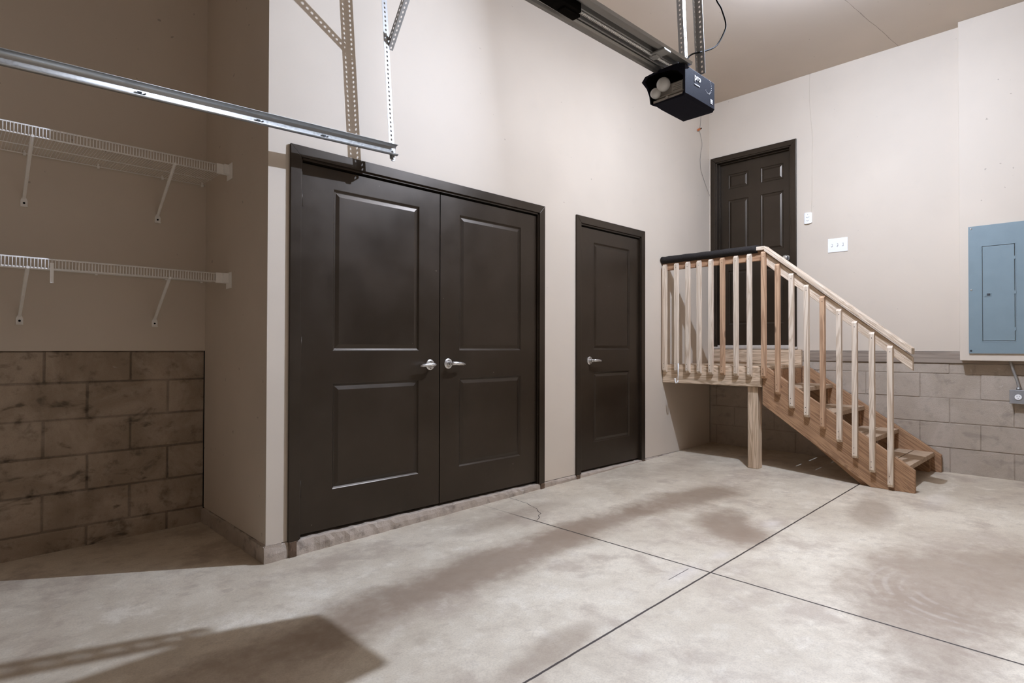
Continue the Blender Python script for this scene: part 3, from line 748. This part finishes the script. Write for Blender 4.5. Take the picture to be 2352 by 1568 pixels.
while x < X0 + .01:
    for dx, r in ((0, .0125), (.0045, .0125), (.0055, .0070), (.0098, .0070)):
        pts.append((x + dx, -1.4475, rz(x) + .020)); rad.append(r)
    x += .011
m.tube(pts, rad, 12)
tag(m.build('drive_screw', M_nickel, op), 'threaded steel drive screw inside the rail')
m = MB(); m.box(-4.30, -4.005, -1.482, -1.413, rz(-4.1) - .012, rz(-4.1) + .03); m.box(-4.10, -3.995, -1.468, -1.425, rz(-4.1) - .022, rz(-4.1) - .008)
tag(m.build('trolley', M_black, op, bevel=.004), 'black trolley on the rail')
m = MB(); m.box(-3.46, -3.40, -1.552, -1.478, rz(-3.4) - .012, rz(-3.4) - .002); m.box(-3.45, -3.41, -1.50, -1.46, rz(-3.4) - .02, rz(-3.4) - .010)
m.build('rail_clamp', M_galv, op, bevel=.003)
m = MB(); b, t_ = Vector((-2.925, -1.368, Z1 + .002)), Vector((-3.045, -1.368, HU - .003))
strip(m, b, (0, 1, 0), t_ - b, .036, (t_ - b).length, hr=(.0055, .0062), pitch=.026); strip(m, b, (1, 0, 0), t_ - b, .030, (t_ - b).length, hr=(.0050, .0062), pitch=.026); m.build('perforated_hanger', M_galv, op)
m = MB(); b, t_ = Vector((-3.045, -1.512, Z1 + .002)), Vector((-3.165, -1.512, HU - .003))
strip(m, b, (0, -1, 0), t_ - b, .036, (t_ - b).length, hr=(.0060, .0066), pitch=.026); strip(m, b, (-1, 0, 0), t_ - b, .036, (t_ - b).length, hr=(.0045, .0062), pitch=.026); m.build('perforated_hanger', M_galv, op)
def catmull(P, n=8):
    P = [Vector(p) for p in P]; out = []
    for i in range(len(P) - 1):
        a, b, c, d = P[max(i - 1, 0)], P[i], P[i + 1], P[min(i + 2, len(P) - 1)]
        for k in range(n):
            t = k / n; out.append(.5 * ((2 * b) + (c - a) * t + (2 * a - 5 * b + 4 * c - d) * t * t + (3 * b - a - 3 * c + d) * t ** 3))
    out.append(P[-1]); return out
m = MB(); m.tube(catmull([(-3.215, -1.524, 2.484), (-3.20, -1.524, 2.51), (-3.142, -1.524, 2.562), (-3.001, -1.524, 2.629), (-2.877, -1.526, 2.703), (-2.793, -1.53, 2.809), (-2.775, -1.53, 2.865), (-2.824, -1.53, 2.925), (-2.90, -1.53, 3.0), (-2.84, -1.56, 3.3), (-2.7, -1.6, HU - .03)]), .0042, 8)
tag(m.build('power_cord', M_black, op), 'black power cord looping beside the opener')
m = MB(); m.box(-2.74, -2.66, -1.66, -1.545, HU - .035, HU - .001); tag(m.build('cord_receptacle', M_trimwhite, op, bevel=.003), 'white ceiling socket the cord plugs into')

op.location = (-3.2470, -1.5319, 2.2389); op.scale = (.9464, .9464, .9464)

# ------------------------------------------------------------------ things on the rear wall
bp_ = thing('breaker_panel', (-.096, -2.43, .983), 'blue-grey electrical breaker panel on the boxed-out wall', 'electrical panel')
m = MB(); XP = -.1085; y0, y1, z0, z1 = -2.612, -2.250, .982, 1.986
py0, py1, pz0, pz1 = -2.533, -2.336, 1.078, 1.820
for (a, b, c, d) in [(y0, y1, z0, pz0), (y0, y1, pz1, z1), (y0, py0, pz0, pz1), (py1, y1, pz0, pz1)]:
    m.box(XP, -.0935, a, b, c, d)
cv = m.build('cover', M_panel, bp_)
m = MB(); m.box(XP - .0035, XP + .008, py0 + .003, py1 - .003, pz0 + .003, pz1 - .003)
dr = m.build('panel_door', M_panel, bp_, bevel=.0025)
for (a, b, c, d) in [(py0 - .006, py0 - .001, pz0 - .006, pz1 + .006), (py1 + .001, py1 + .006, pz0 - .006, pz1 + .006), (py0 - .001, py1 + .001, pz0 - .006, pz0 - .001), (py0 - .001, py1 + .001, pz1 + .001, pz1 + .006)]:
    mm = MB(); mm.box(XP - .002, XP + .001, a, b, c, d); mm.build('cover_bead', M_panel, bp_, bevel=.001)
m = MB(); m.box(XP - .006, XP - .003, -2.393, -2.348, 1.425, 1.455); m.box(XP - .0075, XP - .005, -2.386, -2.366, 1.432, 1.450, 1); m.box(XP - .009, XP - .005, -2.364, -2.352, 1.430, 1.452)
m.build('latch', [M_panel, M_panel_dk], dr, bevel=.001)
for hz in (1.17, 1.45, 1.715):
    m = MB(); m.box(XP - .005, XP - .001, py0 - .006, py0 + .005, hz - .012, hz + .012); m.build('panel_hinge', M_panel, dr, bevel=.001)
for (yy, zz) in [(-2.268, 1.968), (-2.268, 1.484), (-2.264, 1.003), (-2.596, 1.968), (-2.596, 1.484), (-2.596, 1.003)]:
    m = MB(); m.tube([(XP + .001, yy, zz), (XP - .002, yy, zz), (XP - .004, yy, zz)], [.0075, .0072, .004], 12); m.build('screw', M_nickel if zz > 1.1 else M_panel_dk, bp_)

ob = thing('outlet_box', (.0, -2.54, .60), 'small grey metal outlet box on the block wall below the breaker panel', 'outlet')
m = MB(); m.box(-.048, .006, -2.594, -2.492, .601, .700); bx = m.build('box_body', M_grey, ob, bevel=.004)
m = MB(); m.box(-.052, -.048, -2.597, -2.489, .598, .703); fp = m.build('face_plate', make_galv('dull_steel', (.34, .34, .34), .5, .6), ob, bevel=.003)
m = MB(); m.tube([(-.052, -2.541, .650), (-.058, -2.541, .650)], .021, 24); rc = tag(m.build('receptacle', M_whiteplate, ob), 'round white single receptacle')
m = MB()
for dy in (-.007, .007): m.box(-.0588, -.0578, -2.541 + dy - .0012, -2.541 + dy + .0012, .651, .659)
m.tube([(-.0578, -2.541, .641), (-.0588, -2.541, .641)], .0025, 8); m.build('slots', M_black, rc)
m = MB(); m.tube([(-.050, -2.495, .924), (-.050, -2.500, .90), (-.022, -2.536, .76), (-.022, -2.541, .725), (-.022, -2.541, .700)], .0095, 14); tag(m.build('conduit', M_galv, ob), 'bent steel conduit running up under the boxed-out wall')
m = MB(); m.tube([(-.022, -2.541, .700), (-.022, -2.541, .722)], .0145, 6); m.build('conduit_connector', M_galv, ob)

sw = thing('light_switch_plate', (-.001, -1.27, 1.912), 'white three-gang light switch plate right of the entry door', 'light switch')
m = MB(); m.box(-.0065, -.0003, -1.354, -1.187, 1.914, 2.043); m.build('cover_plate', M_whiteplate, sw, bevel=.003)
for yy in (-1.224, -1.2705, -1.317):
    m = MB(); m.box(-.0075, -.006, yy - .0045, yy + .0045, 1.970, 1.992, 1); m.prism([(-.006, yy - .003, 1.978), (-.006, yy - .003, 1.990), (-.017, yy - .003, 1.976), (-.017, yy - .003, 1.970)], (0, .006, 0)); m.build('toggle', [M_whiteplate, M_grey], sw)
wb = thing('opener_button', (-.001, -1.01, 2.21), 'small white opener wall button right of the entry door, below its wire', 'wall button')
m = MB(); ys = [-1.0485, -1.036, -1.013, -.990, -.978]; dz = [.004, -.001, -.004, -.004, .0]; dx = [.010, .016, .018, .016, .010]
A = [m.bm.verts.new((-d, y, 2.218 + z)) for y, z, d in zip(ys, dz, dx)]; B = [m.bm.verts.new((-d, y, 2.319 - z * .6)) for y, z, d in zip(ys, dz, dx)]
A2 = [m.bm.verts.new((-.0003, y, 2.218 + z)) for y, z in zip(ys, dz)]; B2 = [m.bm.verts.new((-.0003, y, 2.319 - z * .6)) for y, z in zip(ys, dz)]
for k in range(4):
    m.bm.faces.new([A[k], A[k + 1], B[k + 1], B[k]]); m.bm.faces.new([A[k], A[k + 1], A2[k + 1], A2[k]]); m.bm.faces.new([B[k], B[k + 1], B2[k + 1], B2[k]])
m.bm.faces.new([A[0], B[0], B2[0], A2[0]]); m.bm.faces.new([A[4], B[4], B2[4], A2[4]])
m.build('button_body', M_whiteplate, wb)
for pts, rr in (([(-.0182, -.998, 2.280), (-.0192, -1.013, 2.272), (-.0182, -1.028, 2.280)], .0012), ([(-.0182, -1.003, 2.246), (-.0192, -1.013, 2.240), (-.0182, -1.023, 2.246)], .0012), ([(-.018, -1.013, 2.302), (-.0192, -1.013, 2.302)], .003)):
    m = MB(); m.tube(pts, rr, 8); m.build('button_mark', M_grey, wb)
m = MB(); m.tube(catmull([(-.003, -1.040, 2.32), (-.003, -1.046, 2.45), (-.003, -1.049, 2.62), (-.003, -1.050, 2.85), (-.003, -1.052, 3.05), (-.003, -1.040, 3.2), (-.003, -1.028, 3.4), (-.003, -1.030, HC - .002)]), .0026, 6)
tag(m.build('button_wire', M_wall, wb), 'painted-over wire climbing the wall')
t = thing('loose_wire', (-.2, -.01, 2.75), 'thin wire with an orange connector hanging on the wall by the corner', 'wire')
m = MB(); m.tube(catmull([(-.215, -.004, 3.55), (-.193, -.006, 3.49), (-.222, -.010, 3.36), (-.235, -.012, 3.32), (-.176, -.008, 3.196), (-.205, -.008, 3.08), (-.213, -.006, 3.0), (-.190, -.006, 2.90), (-.100, -.006, 2.78), (-.024, -.018, 2.66)]), .0017, 6); m.build('wire_strand', M_grey, t)
m = MB(); m.tube([(-.275, -.016, 3.315), (-.235, -.014, 3.335)], .011, 8); m.tube([(-.235, -.014, 3.335), (-.205, -.014, 3.350)], .007, 8, 1); tag(m.build('wire_connector', [M_orange, M_black], t), 'orange connector')

# ------------------------------------------------------------------ ceiling lamp (just above the frame)
lm = thing('ceiling_light', (LAMP[0], LAMP[1], HC), 'bare-bulb porcelain ceiling light in the middle of the garage', 'ceiling light')
m = MB(); m.tube([(LAMP[0], LAMP[1], HC - .0005), (LAMP[0], LAMP[1], HC - .02), (LAMP[0], LAMP[1], HC - .05), (LAMP[0], LAMP[1], HC - .12)], [.06, .06, .03, .024], 28); m.build('lamp_base', M_whiteplate, lm)
# one source point: bulb light plus side fills added to even its falloff
lc = (.81, .945, 1.225)
def light(kind, name, e, d=(0, 0, -1), size=.012):
    dt = bpy.data.lights.new(name, kind); dt.energy = e; dt.color = lc
    if kind == 'POINT': dt.shadow_soft_size = size
    else: dt.shape = 'DISK'; dt.size = size * 2
    o = bpy.data.objects.new(name, dt); o.location = LAMP; COL.objects.link(o)
    o.rotation_mode = 'QUATERNION'; o.rotation_quaternion = Vector(d).to_track_quat('-Z', 'Y'); return o
light('AREA', 'downlight', 42)
light('POINT', 'bulb_glow', 72)
light('AREA', 'side_fill', 225, (-1, -.55, -.15))
light('AREA', 'side_fill', 26, (1, -.05, -.35))

w = bpy.data.worlds.new('world'); SC.world = w; w.use_nodes = True
w.node_tree.nodes['Background'].inputs[0].default_value = (.6, .55, .5, 1); w.node_tree.nodes['Background'].inputs[1].default_value = 0.0

# ------------------------------------------------------------------ camera
cam = bpy.data.cameras.new('camera'); co = bpy.data.objects.new('camera', cam); COL.objects.link(co); SC.camera = co
cam.sensor_width = 36; cam.lens = 1345.0568 * 36 / 2352; cam.clip_start = .05
yaw, pit, rol = math.radians(45.90995), math.radians(.6242677), math.radians(.135836)
F = Vector((math.cos(yaw) * math.cos(pit), math.sin(yaw) * math.cos(pit), math.sin(pit))); R = Vector((math.sin(yaw), -math.cos(yaw), 0)); U = R.cross(F)
R2 = R * math.cos(rol) + U * math.sin(rol); U2 = R2.cross(F)
co.matrix_world = Matrix(((R2.x, U2.x, -F.x, -5.9494), (R2.y, U2.y, -F.y, -3.0659), (R2.z, U2.z, -F.z, 1.017), (0, 0, 0, 1)))

SC.view_settings.view_transform = 'Standard'; SC.view_settings.look = 'None'; SC.view_settings.gamma = 1; SC.view_settings.use_curve_mapping = False
SC.view_settings.exposure = -0.1
SC.cycles.max_bounces = 10; SC.cycles.diffuse_bounces = 6; SC.cycles.use_denoising = True
